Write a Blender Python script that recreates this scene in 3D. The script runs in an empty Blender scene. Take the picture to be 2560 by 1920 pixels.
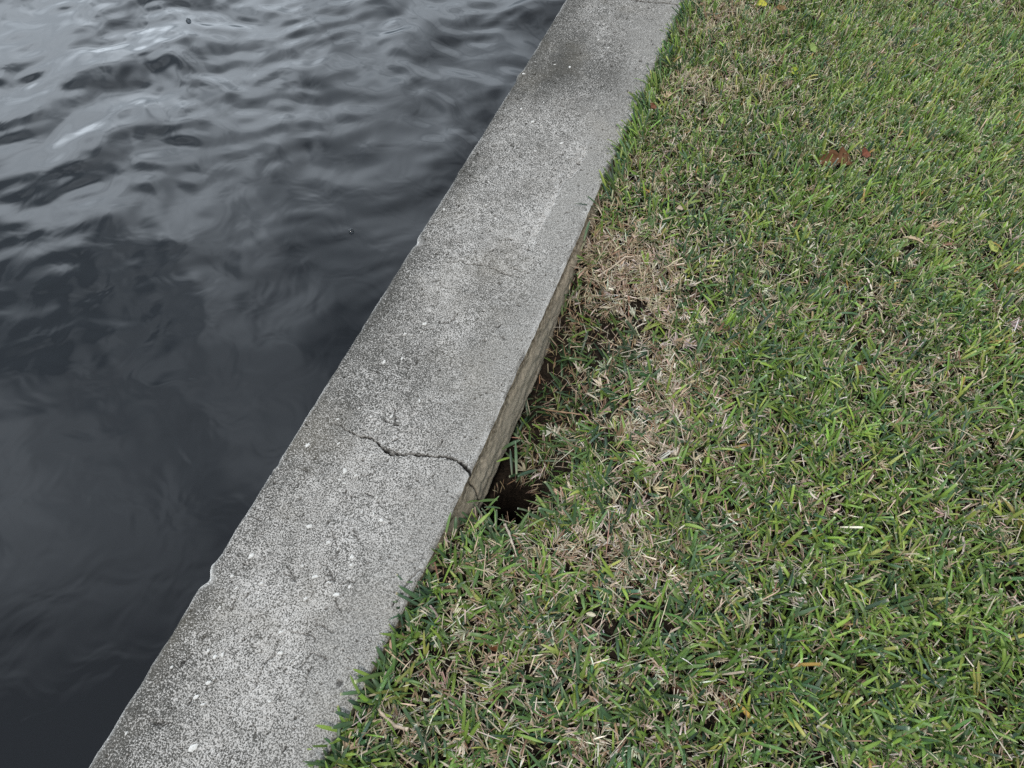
import bpy, math, random
import numpy as np
from mathutils import Vector

random.seed(7)
rng = np.random.default_rng(7)
sc = bpy.context.scene
COL = sc.collection
R = math.radians

# ------------------------------------------------------------------ camera
F_SRC, CAM_H, PITCH, YAW = 1775.0, 1.4, R(57.9), R(21.3)
cd = bpy.data.cameras.new("camera")
cam = bpy.data.objects.new("camera", cd); COL.objects.link(cam)
cam.location = (0, 0, CAM_H)
cam.rotation_euler = (R(90) - PITCH, 0, YAW)
cd.sensor_fit = 'HORIZONTAL'; cd.sensor_width = 36.0
cd.lens = F_SRC / 2560 * 36.0
cd.clip_start = 0.02; cd.clip_end = 3000
sc.camera = cam

# ------------------------------------------------------------------ world: overcast sky
SUN_EL, SUN_AZ = R(64), R(172)          # azimuth measured from +Y towards +X
w = bpy.data.worlds.new("World"); sc.world = w; w.use_nodes = True
nt = w.node_tree; nt.nodes.clear()
def N(tree, t, **kw):
    n = tree.nodes.new(t)
    for k, v in kw.items(): setattr(n, k, v)
    return n
def L(tree, a, b): tree.links.new(a, b)
wo = N(nt, 'ShaderNodeOutputWorld'); bg = N(nt, 'ShaderNodeBackground'); bg.inputs['Strength'].default_value = 0.1
sky = N(nt, 'ShaderNodeTexSky'); sky.sky_type = 'NISHITA'; sky.sun_disc = False
sky.sun_elevation = SUN_EL; sky.sun_rotation = SUN_AZ; sky.air_density = 1.5; sky.dust_density = 3.0
tc = N(nt, 'ShaderNodeTexCoord')
nz = N(nt, 'ShaderNodeTexNoise'); nz.inputs['Scale'].default_value = 1.9; nz.inputs['Detail'].default_value = 2.5
nz.inputs['Roughness'].default_value = 0.55; nz.inputs['Distortion'].default_value = 0.5
L(nt, tc.outputs['Generated'], nz.inputs['Vector'])
rp = N(nt, 'ShaderNodeValToRGB'); e = rp.color_ramp.elements
e[0].position = 0.40; e[0].color = (0.17, 0.205, 0.238, 1)
e[1].position = 0.60; e[1].color = (0.86, 0.955, 1.05, 1)
L(nt, nz.outputs['Fac'], rp.inputs['Fac'])
# the cloud deck is thinnest low over the water to the left, thickest straight ahead
dt = N(nt, 'ShaderNodeVectorMath', operation='DOT_PRODUCT'); L(nt, tc.outputs['Generated'], dt.inputs[0])
dv = Vector((-0.90, 0.60, 0.45)).normalized(); dt.inputs[1].default_value = dv
mr = N(nt, 'ShaderNodeMapRange'); mr.inputs['From Min'].default_value = 0.70; mr.inputs['From Max'].default_value = 1.0
mr.inputs['To Min'].default_value = 6.0; mr.inputs['To Max'].default_value = 42.0
L(nt, dt.outputs['Value'], mr.inputs['Value'])
sm = N(nt, 'ShaderNodeVectorMath', operation='SCALE'); L(nt, rp.outputs['Color'], sm.inputs[0]); L(nt, mr.outputs['Result'], sm.inputs['Scale'])
mx = N(nt, 'ShaderNodeMix', data_type='RGBA'); mx.inputs['Factor'].default_value = 0.92
L(nt, sky.outputs['Color'], mx.inputs['A']); L(nt, sm.outputs['Vector'], mx.inputs['B'])
L(nt, mx.outputs['Result'], bg.inputs['Color']); L(nt, bg.outputs['Background'], wo.inputs['Surface'])

# ------------------------------------------------------------------ sun behind the cloud
sd = bpy.data.lights.new("sun", 'SUN'); sd.energy = 1.5; sd.angle = R(11); sd.color = (1.0, 0.96, 0.9)
so = bpy.data.objects.new("sun", sd); COL.objects.link(so)
sv = Vector((math.sin(SUN_AZ) * math.cos(SUN_EL), math.cos(SUN_AZ) * math.cos(SUN_EL), math.sin(SUN_EL)))
so.rotation_euler = (-sv).to_track_quat('-Z', 'Y').to_euler()
sc.view_settings.view_transform = 'Standard'; sc.view_settings.look = 'None'
sc.view_settings.gamma = 1.0; sc.view_settings.exposure = 0.47; sc.view_settings.use_curve_mapping = False
sc.cycles.use_denoising = False

# ------------------------------------------------------------------ helpers
def at(u, v, z=0.0):
    """real place of a spot seen in the 2560x1920 photograph, on the level z"""
    d = np.array([(u - 1280) / F_SRC, -(v - 960) / F_SRC, -1.0])
    a = math.pi / 2 - PITCH
    d = np.array([d[0], d[1] * math.cos(a) - d[2] * math.sin(a), d[1] * math.sin(a) + d[2] * math.cos(a)])
    d = np.array([d[0] * math.cos(YAW) - d[1] * math.sin(YAW), d[0] * math.sin(YAW) + d[1] * math.cos(YAW), d[2]])
    t = (z - CAM_H) / d[2]
    return np.array([d[0] * t, d[1] * t, z])
KD = 2560 / 2212
def atd(u, v, z=0.0): return at(u * KD, v * KD, z)

def lat(ix, iy, s):
    h = (ix.astype(np.int64) * 374761393 + iy.astype(np.int64) * 668265263 + s * 1442695041) & 0xffffffff
    h = ((h ^ (h >> 13)) * 1274126177) & 0xffffffff
    h = (h ^ (h >> 16)) & 0xffffffff
    return h / 4294967295.0
def vn(x, y, s=0):
    x = np.asarray(x, float); y = np.asarray(y, float)
    ix = np.floor(x); iy = np.floor(y); fx = x - ix; fy = y - iy
    fx = fx * fx * (3 - 2 * fx); fy = fy * fy * (3 - 2 * fy)
    a = lat(ix, iy, s); b = lat(ix + 1, iy, s); c = lat(ix, iy + 1, s); d = lat(ix + 1, iy + 1, s)
    return (a * (1 - fx) + b * fx) * (1 - fy) + (c * (1 - fx) + d * fx) * fy
def fbm(x, y, s=0, o=4):
    r = 0; a = 0.5; t = 0
    for k in range(o):
        r = r + a * vn(x, y, s + k * 17); t += a; a *= 0.5; x = x * 2.03 + 5.1; y = y * 2.03 + 1.7
    return r / t
def sstep(a, b, x):
    t = np.clip((x - a) / (b - a), 0, 1); return t * t * (3 - 2 * t)

def mesh_np(name, V, Q, mats, col=None, cname="Col", smooth=True, midx=None, parent=None):
    me = bpy.data.meshes.new(name)
    V = np.ascontiguousarray(V, np.float32); Q = np.ascontiguousarray(Q, np.int32)
    k = Q.shape[1]
    me.vertices.add(len(V)); me.vertices.foreach_set("co", V.ravel())
    me.loops.add(Q.size); me.loops.foreach_set("vertex_index", Q.ravel())
    me.polygons.add(len(Q)); me.polygons.foreach_set("loop_start", np.arange(0, Q.size, k, dtype=np.int32))
    me.polygons.foreach_set("loop_total", np.full(len(Q), k, np.int32))
    if smooth: me.polygons.foreach_set("use_smooth", np.ones(len(Q), bool))
    for m in (mats if isinstance(mats, (list, tuple)) else [mats]): me.materials.append(m)
    if midx is not None: me.polygons.foreach_set("material_index", midx.astype(np.int32))
    if col is not None:
        at_ = me.attributes.new(cname, 'FLOAT_COLOR', 'POINT')
        c4 = np.ones((len(V), 4), np.float32); c4[:, :col.shape[1]] = col
        at_.data.foreach_set("color", c4.ravel())
    me.update(); me.validate()
    o = bpy.data.objects.new(name, me); COL.objects.link(o)
    if parent is not None: o.parent = parent
    return o
def grid_quads(nr, nc):
    a = np.arange((nr - 1) * (nc - 1)); r = a // (nc - 1); c = a % (nc - 1); i = r * nc + c
    return np.stack([i, i + 1, i + nc + 1, i + nc], 1)
def tag(o, label=None, cat=None, group=None, kind=None):
    if label: o['label'] = label
    if cat: o['category'] = cat
    if group: o['group'] = group
    if kind: o['kind'] = kind
    return o

# ------------------------------------------------------------------ materials
def newmat(name):
    m = bpy.data.materials.new(name); m.use_nodes = True
    t = m.node_tree; b = t.nodes['Principled BSDF']
    return m, t, b
def noise(t, scale, detail=3, rough=0.6, vec=None, dist=0.0):
    n = N(t, 'ShaderNodeTexNoise'); n.inputs['Scale'].default_value = scale; n.inputs['Detail'].default_value = detail
    n.inputs['Roughness'].default_value = rough; n.inputs['Distortion'].default_value = dist
    if vec is not None: L(t, vec, n.inputs['Vector'])
    return n
def maprange(t, val, a, b, c=0.0, d=1.0, smooth=False):
    n = N(t, 'ShaderNodeMapRange')
    if smooth: n.interpolation_type = 'SMOOTHSTEP'
    for k, v in (('From Min', a), ('From Max', b), ('To Min', c), ('To Max', d)):
        if hasattr(v, 'is_linked'): L(t, v, n.inputs[k])
        else: n.inputs[k].default_value = v
    L(t, val, n.inputs['Value']); return n.outputs['Result']
def mixc(t, fac, a, b, blend='MIX'):
    n = N(t, 'ShaderNodeMix', data_type='RGBA', blend_type=blend)
    for k, v in (('Factor', fac), ('A', a), ('B', b)):
        if isinstance(v, (int, float)): n.inputs[k].default_value = v
        elif isinstance(v, tuple): n.inputs[k].default_value = (*v, 1) if len(v) == 3 else v
        else: L(t, v, n.inputs[k])
    return n.outputs['Result']
def mathn(t, op, a, b=None):
    n = N(t, 'ShaderNodeMath', operation=op)
    for i, v in enumerate((a, b)):
        if v is None: continue
        if isinstance(v, (int, float)): n.inputs[i].default_value = v
        else: L(t, v, n.inputs[i])
    return n.outputs[0]

def mat_concrete():
    m, t, b = newmat("weathered_concrete")
    co = N(t, 'ShaderNodeTexCoord').outputs['Object']
    at_ = N(t, 'ShaderNodeAttribute', attribute_name="Wear"); sp = N(t, 'ShaderNodeSeparateColor'); L(t, at_.outputs['Color'], sp.inputs['Color'])
    dirt, crack, fresh, strip = sp.outputs['Red'], sp.outputs['Green'], sp.outputs['Blue'], at_.outputs['Alpha']
    n1 = noise(t, 330, 3, 0.7, co).outputs['Fac']
    n2 = noise(t, 520, 2, 0.6, co).outputs['Fac']
    n3 = noise(t, 9, 5, 0.65, co).outputs['Fac']
    n4 = noise(t, 45, 4, 0.65, co).outputs['Fac']
    grain = mathn(t, 'ADD', mathn(t, 'MULTIPLY', n1, 0.65), mathn(t, 'MULTIPLY', n2, 0.35))
    d2 = mathn(t, 'ADD', dirt, mathn(t, 'MULTIPLY', mathn(t, 'SUBTRACT', n4, 0.5), 0.7))
    thr = maprange(t, d2, 0.0, 1.0, 0.44, 0.625)
    lo = mathn(t, 'SUBTRACT', thr, 0.055); hi = mathn(t, 'ADD', thr, 0.045)
    fac = maprange(t, grain, lo, hi)                       # 0 = dark speck, 1 = pale grain
    pale = mixc(t, maprange(t, n3, 0.35, 0.65), (0.435, 0.415, 0.388), (0.565, 0.545, 0.518))
    c = mixc(t, fac, (0.058, 0.056, 0.050), pale)
    g2 = mixc(t, maprange(t, grain, 0.40, 0.60), (0.09, 0.087, 0.080), (0.42, 0.405, 0.378))
    c = mixc(t, strip, c, g2)
    st = maprange(t, noise(t, 3.2, 4, 0.6, co).outputs['Fac'], 0.52, 0.75, 0.0, 0.35)
    c = mixc(t, st, c, mixc(t, 0.5, c, (0.30, 0.26, 0.19)))
    c = mixc(t, fresh, c, mixc(t, maprange(t, grain, 0.38, 0.5), (0.35, 0.34, 0.32), (0.78, 0.77, 0.745)))
    c = mixc(t, crack, c, (0.016, 0.015, 0.014))
    L(t, c, b.inputs['Base Color']); b.inputs['Roughness'].default_value = 0.92; b.inputs['Specular IOR Level'].default_value = 0.25
    bp = N(t, 'ShaderNodeBump'); bp.inputs['Strength'].default_value = 0.6; bp.inputs['Distance'].default_value = 0.002
    L(t, grain, bp.inputs['Height']); L(t, bp.outputs['Normal'], b.inputs['Normal'])
    return m
def mat_side():
    m, t, b = newmat("stained_concrete_side")
    co = N(t, 'ShaderNodeTexCoord').outputs['Object']
    mp = N(t, 'ShaderNodeMapping'); mp.inputs['Scale'].default_value = (1, 0.75, 1); L(t, co, mp.inputs['Vector'])
    s = noise(t, 110, 5, 0.7, mp.outputs['Vector']).outputs['Fac']
    g = noise(t, 420, 2, 0.6, co).outputs['Fac']
    z = N(t, 'ShaderNodeSeparateXYZ'); L(t, co, z.inputs['Vector'])
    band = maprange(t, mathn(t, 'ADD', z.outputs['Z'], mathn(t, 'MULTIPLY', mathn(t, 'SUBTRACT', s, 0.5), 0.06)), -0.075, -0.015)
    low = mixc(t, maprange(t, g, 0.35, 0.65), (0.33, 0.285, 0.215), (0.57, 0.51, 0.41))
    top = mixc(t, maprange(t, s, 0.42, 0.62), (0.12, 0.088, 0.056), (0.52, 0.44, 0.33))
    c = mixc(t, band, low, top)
    at_ = N(t, 'ShaderNodeAttribute', attribute_name="Wear"); sp = N(t, 'ShaderNodeSeparateColor'); L(t, at_.outputs['Color'], sp.inputs['Color'])
    c = mixc(t, sp.outputs['Green'], c, (0.02, 0.017, 0.013))
    L(t, c, b.inputs['Base Color']); b.inputs['Roughness'].default_value = 0.9; b.inputs['Specular IOR Level'].default_value = 0.25
    bp = N(t, 'ShaderNodeBump'); bp.inputs['Strength'].default_value = 0.7; bp.inputs['Distance'].default_value = 0.003
    L(t, s, bp.inputs['Height']); L(t, bp.outputs['Normal'], b.inputs['Normal'])
    return m
def mat_plain(name, a, bcol, scale=60, rough=0.7, spec=0.3):
    m, t, b = newmat(name)
    co = N(t, 'ShaderNodeTexCoord').outputs['Object']
    c = mixc(t, maprange(t, noise(t, scale, 4, 0.6, co).outputs['Fac'], 0.35, 0.65), a, bcol)
    L(t, c, b.inputs['Base Color']); b.inputs['Roughness'].default_value = rough; b.inputs['Specular IOR Level'].default_value = spec
    return m
def mat_blade(name, rough, spec, trans):
    m, t, b = newmat(name)
    a = N(t, 'ShaderNodeAttribute', attribute_name="Col")
    L(t, a.outputs['Color'], b.inputs['Base Color']); b.inputs['Roughness'].default_value = rough
    b.inputs['Specular IOR Level'].default_value = spec
    tr = N(t, 'ShaderNodeBsdfTranslucent'); L(t, a.outputs['Color'], tr.inputs['Color'])
    mxs = N(t, 'ShaderNodeMixShader'); mxs.inputs[0].default_value = trans
    o = t.nodes['Material Output']
    L(t, b.outputs[0], mxs.inputs[1]); L(t, tr.outputs[0], mxs.inputs[2]); L(t, mxs.outputs[0], o.inputs['Surface'])
    return m
def mat_soil():
    m, t, b = newmat("soil_and_turf")
    g = N(t, 'ShaderNodeNewGeometry').outputs['Position']
    n = noise(t, 130, 5, 0.7, g).outputs['Fac']
    c = mixc(t, maprange(t, n, 0.35, 0.68), (0.008, 0.006, 0.005), (0.045, 0.033, 0.024))
    far = mixc(t, maprange(t, noise(t, 14, 6, 0.7, g).outputs['Fac'], 0.35, 0.65), (0.05, 0.08, 0.03), (0.15, 0.15, 0.07))
    sx = N(t, 'ShaderNodeSeparateXYZ'); L(t, g, sx.inputs['Vector'])
    f = mathn(t, 'MAXIMUM', maprange(t, sx.outputs['X'], 1.25, 1.7), mathn(t, 'MAXIMUM', maprange(t, sx.outputs['Y'], 3.35, 3.8), maprange(t, sx.outputs['Y'], -0.35, -0.7)))
    c = mixc(t, f, c, far)
    L(t, c, b.inputs['Base Color']); b.inputs['Roughness'].default_value = 1.0; b.inputs['Specular IOR Level'].default_value = 0.1
    bp = N(t, 'ShaderNodeBump'); bp.inputs['Strength'].default_value = 1.0; bp.inputs['Distance'].default_value = 0.01
    L(t, n, bp.inputs['Height']); L(t, bp.outputs['Normal'], b.inputs['Normal'])
    return m
def mat_water():
    m, t, b = newmat("dark_canal_water")
    g = N(t, 'ShaderNodeNewGeometry').outputs['Position']
    c = mixc(t, noise(t, 0.9, 3, 0.5, g).outputs['Fac'], (0.0055, 0.0063, 0.0080), (0.0080, 0.0092, 0.0115))
    L(t, c, b.inputs['Base Color']); b.inputs['Roughness'].default_value = 0.03; b.inputs['IOR'].default_value = 1.333
    bp = N(t, 'ShaderNodeBump'); bp.inputs['Strength'].default_value = 0.25; bp.inputs['Distance'].default_value = 0.01
    L(t, noise(t, 7.0, 2, 0.5, g, 0.6).outputs['Fac'], bp.inputs['Height']); L(t, bp.outputs['Normal'], b.inputs['Normal'])
    return m
M_CON, M_SIDE, M_SOIL, M_WATER = mat_concrete(), mat_side(), mat_soil(), mat_water()
M_SHELL = mat_plain("pale_shell", (0.50, 0.49, 0.46), (0.68, 0.67, 0.645), 220, 0.75)
M_GRASS = mat_blade("grass_blade", 0.42, 0.45, 0.22)
M_STRAW = mat_blade("dry_straw", 0.75, 0.2, 0.15)

# ------------------------------------------------------------------ seawall outline (wall runs along +Y, its top is z = 0)
redge = [atd(*p)[:2] for p in [(1478, 0), (1405, 165), (1275, 450), (1190, 645), (1105, 830), (1018, 1020), (920, 1225), (800, 1450), (690, 1659)]]
redge.sort(key=lambda p: p[1])
_ry = np.array([-60] + [p[1] for p in redge] + [60]); _rx = np.array([redge[0][0]] + [p[0] for p in redge] + [redge[-1][0]])
def XR(y):
    y = np.asarray(y, float)
    return np.interp(y, _ry, _rx) + (fbm(y * 9, y * 0 + 3.3, 5, 5) - 0.5) * 0.008 + (vn(y * 90, y * 0, 8) - 0.5) * 0.0016
def bump1(y, c, wd): return np.exp(-((y - c) / wd) ** 2)
chipA = atd(445, 1245); chipB = at(1036, 613); chipC = atd(595, 1000); chipD = atd(1120, 160)
def XL(y):
    y = np.asarray(y, float)
    x = -0.723 + (fbm(y * 5, y * 0 + 9.1, 21, 5) - 0.5) * 0.0025 + (vn(y * 70, y * 0, 28) - 0.5) * 0.0012
    x = x + 0.010 * bump1(y, chipA[1] - 0.004, 0.012) - 0.003 * bump1(y, chipA[1] + 0.022, 0.012)
    x = x + 0.006 * bump1(y, chipB[1] + 0.01, 0.012) + 0.004 * bump1(y, chipC[1], 0.01) - 0.005 * bump1(y, chipD[1], 0.02)
    return x
BATTER = 0.09
def batter(y, z):                                     # how far the land face stands out below the top edge
    d = np.clip(-z, 0, 2)
    return BATTER * np.minimum(d, 0.16) + 0.009 * sstep(0.02, 0.07, d) * (0.4 + fbm(y * 5, d * 8, 40)) - 0.07 * sstep(0.14, 0.26, d)

# cracks, as polylines on the top (points of the photograph)
def poly(pts, ox, oy, k): return [at(ox + x / k, oy + y / k)[:2] for x, y in pts]
CRACKS = [
    (poly([(330, 425), (420, 460), (470, 490), (520, 520), (560, 535), (600, 532), (640, 545), (680, 572), (700, 600), (735, 630), (770, 655), (810, 650), (850, 655), (900, 645), (950, 655), (1010, 660), (1060, 668), (1105, 670), (1150, 673), (1210, 690), (1250, 712), (1285, 745), (1330, 790)], 700, 900, 2.765),
     0.0019, 0.016, 1.0),
    (poly([(720, 620), (760, 618), (800, 640), (850, 648)], 700, 900, 2.765), 0.0013, 0.006, 0.9),
    (poly([(870, 640), (940, 650), (1000, 632), (1050, 668), (1130, 668), (1200, 675), (1270, 690), (1330, 720), (1400, 755), (1480, 765), (1560, 785)], 880, 480, 3.687), 0.0010, 0.004, 0.75),
    (poly([(1680, 965), (1740, 985), (1810, 1000)], 880, 480, 3.687), 0.0008, 0.003, 0.6),
    (poly([(800, 1205), (870, 1210), (920, 1190), (980, 1120)], 880, 480, 3.687), 0.0010, 0.003, 0.7),
    (poly([(640, 1280), (700, 1270), (760, 1265)], 880, 480, 3.687), 0.0008, 0.003, 0.6),
    (poly([(1050, -10), (1110, 8), (1240, 20), (1350, 35), (1450, 45), (1560, 40), (1700, 60), (1790, 62)], 1380, 0, 5.53), 0.0026, 0.01, 0.9),
    (poly([(560, 600), (590, 585), (640, 570), (690, 560)], 200, 1300, 2.458), 0.0007, 0.002, 0.3),
    (poly([(1560, 30), (1555, 90), (1590, 180), (1580, 250)], 200, 1300, 2.458), 0.0010, 0.003, 0.6),
    (poly([(1280, 300), (1320, 360), (1330, 380)], 200, 1300, 2.458), 0.0011, 0.003, 0.8),
    (poly([(1470, 265), (1510, 280), (1545, 330), (1550, 360), (1505, 380)], 200, 1300, 2.458), 0.0011, 0.003, 0.75),
    (poly([(1570, 490), (1580, 540), (1605, 570)], 200, 1300, 2.458), 0.0010, 0.003, 0.7),
    (poly([(1440, 610), (1450, 650), (1500, 655), (1560, 690)], 200, 1300, 2.458), 0.0010, 0.003, 0.6),
    (poly([(1300, 690), (1360, 700), (1440, 725), (1445, 760)], 200, 1300, 2.458), 0.0010, 0.003, 0.7),
    (poly([(1215, 740), (1195, 830), (1150, 860), (1110, 940), (1080, 1020), (1050, 1060)], 200, 1300, 2.458), 0.0009, 0.003, 0.6),
    (poly([(610, 905), (640, 870), (690, 825)], 200, 1300, 2.458), 0.0011, 0.003, 0.8),
    (poly([(930, 560), (945, 510), (960, 490)], 200, 1300, 2.458), 0.0012, 0.004, 0.8),
    (poly([(1390, 860), (1420, 825), (1450, 820), (1520, 860)], 200, 1300, 2.458), 0.0010, 0.003, 0.7),
    (poly([(1385, 1000), (1400, 950), (1420, 900)], 200, 1300, 2.458), 0.0012, 0.003, 0.7),
    (poly([(1060, 1250), (1080, 1290), (1075, 1340)], 200, 1300, 2.458), 0.0009, 0.003, 0.6),
    (poly([(490, 1280), (520, 1265), (560, 1240)], 200, 1300, 2.458), 0.0010, 0.003, 0.7),
    (poly([(500, 1175), (530, 1200), (545, 1235)], 700, 900, 2.765), 0.0009, 0.003, 0.6),
    (poly([(590, 800), (640, 795), (655, 770)], 700, 900, 2.765), 0.0009, 0.003, 0.6),
    (poly([(790, 330), (800, 400), (790, 450)], 700, 900, 2.765), 0.0012, 0.004, 0.7),
    (poly([(720, 420), (755, 430)], 700, 900, 2.765), 0.0020, 0.004, 0.9), (poly([(785, 440), (815, 450)], 700, 900, 2.765), 0.0020, 0.004, 0.9),
    (poly([(780, 560), (810, 548)], 700, 900, 2.765), 0.0020, 0.004, 0.9),
    (poly([(30, 1480), (70, 1500), (105, 1530)], 700, 900, 2.765), 0.0012, 0.003, 0.7),
    (poly([(400, 1310), (390, 1380), (420, 1410)], 700, 900, 2.765), 0.0010, 0.003, 0.7),
    (poly([(300, 1540), (380, 1520), (400, 1470)], 700, 900, 2.765), 0.0010, 0.003, 0.7),
    (poly([(440, 1540), (500, 1530), (520, 1545)], 700, 900, 2.765), 0.0013, 0.003, 0.8),
    (poly([(880, 1560), (910, 1510), (940, 1470), (975, 1450)], 700, 900, 2.765), 0.0014, 0.003, 0.6),
    (poly([(330, 980), (380, 880), (430, 830), (450, 800)], 950, 1280, 5.184), 0.0012, 0.003, 0.6),
    (poly([(225, 1180), (250, 1100), (290, 1060)], 950, 1280, 5.184), 0.0012, 0.003, 0.5),
]
def seg_dist(x, y, pl):
    d = np.full(x.shape, 9.0)
    for (ax, ay), (bx, by) in zip(pl[:-1], pl[1:]):
        vx, vy = bx - ax, by - ay; l2 = vx * vx + vy * vy + 1e-12
        t = np.clip(((x - ax) * vx + (y - ay) * vy) / l2, 0, 1)
        d = np.minimum(d, np.hypot(x - ax - t * vx, y - ay - t * vy))
    return d
scar = np.array([atd(*p)[:2] for p in [(1275, 300), (1262, 340), (1250, 362), (1218, 395), (1200, 440), (1170, 500), (1140, 560)]])
scar = scar[np.argsort(scar[:, 1])]

def seawall():
    y0, y1 = -0.32, 2.75
    ys = np.concatenate([-np.geomspace(30, 0.34, 60), np.arange(y0, 0.40, 0.0019), np.arange(0.40, 0.72, 0.0011), np.arange(0.72, y1, 0.0024), y1 + np.geomspace(0.01, 30, 70)])
    ys = np.unique(np.round(ys, 5)); nr = len(ys)
    ntop = 230
    zl = np.array([-1.6, -0.9, -0.4, -0.2, -0.1, -0.05, -0.025, -0.012])
    zr = np.concatenate([[-0.006, -0.012], np.arange(-0.018, -0.2, -0.006), [-0.22, -0.26, -0.32, -0.45, -0.7, -1.1, -1.6]])
    xl, xr = XL(ys), XR(ys)
    nl, nrz = len(zl), len(zr); nc = nl + ntop + nrz
    X = np.zeros((nr, nc)); Z = np.zeros((nr, nc)); Yg = np.repeat(ys[:, None], nc, 1)
    X[:, :nl] = xl[:, None]; Z[:, :nl] = zl
    s = np.linspace(0, 1, ntop)
    s = np.concatenate([[0, 0.002, 0.006], np.linspace(0.011, 0.989, ntop - 6), [0.994, 0.998, 1]])
    xt = xl[:, None] + (xr - xl)[:, None] * s[None]
    X[:, nl:nl + ntop] = xt
    yt = Yg[:, nl:nl + ntop]
    # edge rounding, irregular
    dl = xt - xl[:, None]; dr = xr[:, None] - xt
    rl = 0.005 + 0.008 * fbm(yt * 25, yt * 0, 50, 3); rr = 0.004 + 0.007 * fbm(yt * 22, yt * 0, 53, 3)
    zt = -rl * np.clip(1 - dl / rl, 0, 1) ** 2 * 0.8 - rr * np.clip(1 - dr / rr, 0, 1) ** 2 * 0.8
    zt += (fbm(xt * 14, yt * 14, 60, 4) - 0.5) * 0.006 + (vn(xt * 320, yt * 320, 64) - 0.5) * 0.0009 + (vn(xt * 150, yt * 150, 66) - 0.5) * 0.0009
    pits = sstep(0.90, 0.97, vn(xt * 120, yt * 120, 70)); zt -= pits * 0.003
    # scaled skin: the left side lies 3 mm lower along the scar
    sx = np.interp(ys, scar[:, 1], scar[:, 0], left=-9, right=-9)[:, None] + (fbm(yt * 30, xt * 12, 71, 4) - 0.5) * 0.026
    on = np.where(sx > -5, 1.0, 0.0) * np.clip((yt - scar[0, 1]) / 0.1, 0, 1) * np.clip((scar[-1, 1] - yt) / 0.05, 0, 1)
    dsc = sx - xt
    rough = on * sstep(0.0, 0.003, dsc) * np.exp(-np.clip(dsc, 0, 1) / 0.035)
    zt -= rough * (0.003 + 0.003 * vn(xt * 180, yt * 180, 72))
    crack = np.zeros_like(zt)
    for pl, wd, dp, st in CRACKS:
        p = np.array(pl); j = (ys > p[:, 1].min() - 0.02) & (ys < p[:, 1].max() + 0.02)
        xx, yy = xt[j], yt[j]
        xx2 = xx + (vn(xx * 180, yy * 180, 81) - 0.5) * 0.005; yy2 = yy + (vn(xx * 200, yy * 200, 83) - 0.5) * 0.005
        d = seg_dist(xx2, yy2, pl)
        wl = wd * (1.0 if st > 0.85 else 1.35) * (0.55 + 0.9 * vn(xx * 90, yy * 90, 84))
        if st == 1.0:                                   # hairline at the water end, broken lips from the middle on
            q = (xx - p[0, 0]) / (p[-1, 0] - p[0, 0])
            wl = wl * (0.30 + 0.75 * sstep(0.05, 0.42, q)) * (1 + 1.5 * sstep(0.55, 0.8, vn(xx * 55, yy * 55, 86)) * bump1(q, 0.47, 0.12) + 0.8 * bump1(q, 0.95, 0.05))
        zt[j] -= dp * np.clip(1 - d / (wl * 1.3), 0, 1)
        crack[j] = np.maximum(crack[j], st * sstep(wl * 1.25, wl * 0.55, d) * (1 if st > 0.85 else 0.70 + 0.45 * vn(xx * 130, yy * 130, 85)))
    crack = np.maximum(crack, pits * 0.75)
    Z[:, nl:nl + ntop] = zt
    zr2 = np.minimum(zr[None] + zt[:, -1:] * np.exp(zr[None] / 0.02), -0.0015)
    Z[:, nl + ntop:] = zr2
    yr = Yg[:, nl + ntop:]
    X[:, nl + ntop:] = xr[:, None] + batter(yr, zr2) + (fbm(yr * 30, zr2 * 70, 90, 4) - 0.5) * 0.010 * sstep(-0.004, -0.03, zr2)
    Z[:, :nl] = np.minimum(Z[:, :nl], zt[:, :1] - 0.004)
    X[:, :nl] += (fbm(Yg[:, :nl] * 20, Z[:, :nl] * 20, 93, 3) - 0.5) * 0.01 * sstep(-0.005, -0.1, Z[:, :nl])
    # the crack runs on down the land face
    ce = CRACKS[0][0][-1]
    sdp = [(ce[1], 0.0), (ce[1] - 0.012, -0.03), (ce[1] - 0.004, -0.055), (ce[1] - 0.012, -0.09), (ce[1] - 0.006, -0.13)]
    dside = seg_dist(yr + (vn(yr * 150, zr2 * 150, 95) - .5) * 0.006, zr2, sdp)
    cs = sstep(0.0032, 0.0012, dside)
    X[:, nl + ntop:] -= cs * 0.005
    # wear map: R dirt, G crack, B fresh pale, A trowelled strip
    W = np.zeros((nr, nc, 4)); W[:, :nl, 0] = 0.7
    f = (xt - xl[:, None]) / (xr - xl)[:, None]
    dirt = 0.36 + 0.36 * np.exp(-f / 0.13) * (0.35 + 1.2 * fbm(xt * 6, yt * 5, 100, 3)) + 0.58 * (fbm(xt * 7, yt * 4, 103, 5) - 0.5)
    dirt += 0.30 * np.exp(-((f - 0.27) / 0.12) ** 2) * sstep(1.75, 2.0, yt) * sstep(2.3, 2.1, yt)
    dirt += 0.16 * sstep(1.5, 2.0, yt) + 0.10 * sstep(0.25, -0.1, yt) 
    dirt -= 0.16 * rough
    st = sstep(0.55, 0.95, f + (fbm(xt * 10, yt * 5, 107, 4) - 0.5) * 0.5) * 0.72
    st = np.maximum(st * (1 - np.clip(rough * 1.5, 0, 1)), on * sstep(0.006, -0.006, dsc) * 0.85)
    edge = np.exp(-dl / 0.004) * sstep(0.42, 0.62, fbm(yt * 14, xt * 40, 110, 4)) * 0.45 + np.exp(-dr / 0.005) * sstep(0.40, 0.6, fbm(yt * 20, xt * 60, 113, 4)) * 0.8
    edge += 0.9 * np.exp(-dl / 0.007) * bump1(yt, chipA[1] + 0.0, 0.024) + 0.7 * np.exp(-dl / 0.01) * bump1(yt, chipB[1] + 0.01, 0.02)
    edge += 0.22 * np.exp(-dl / 0.004) * sstep(0.05, -0.05, yt)
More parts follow.
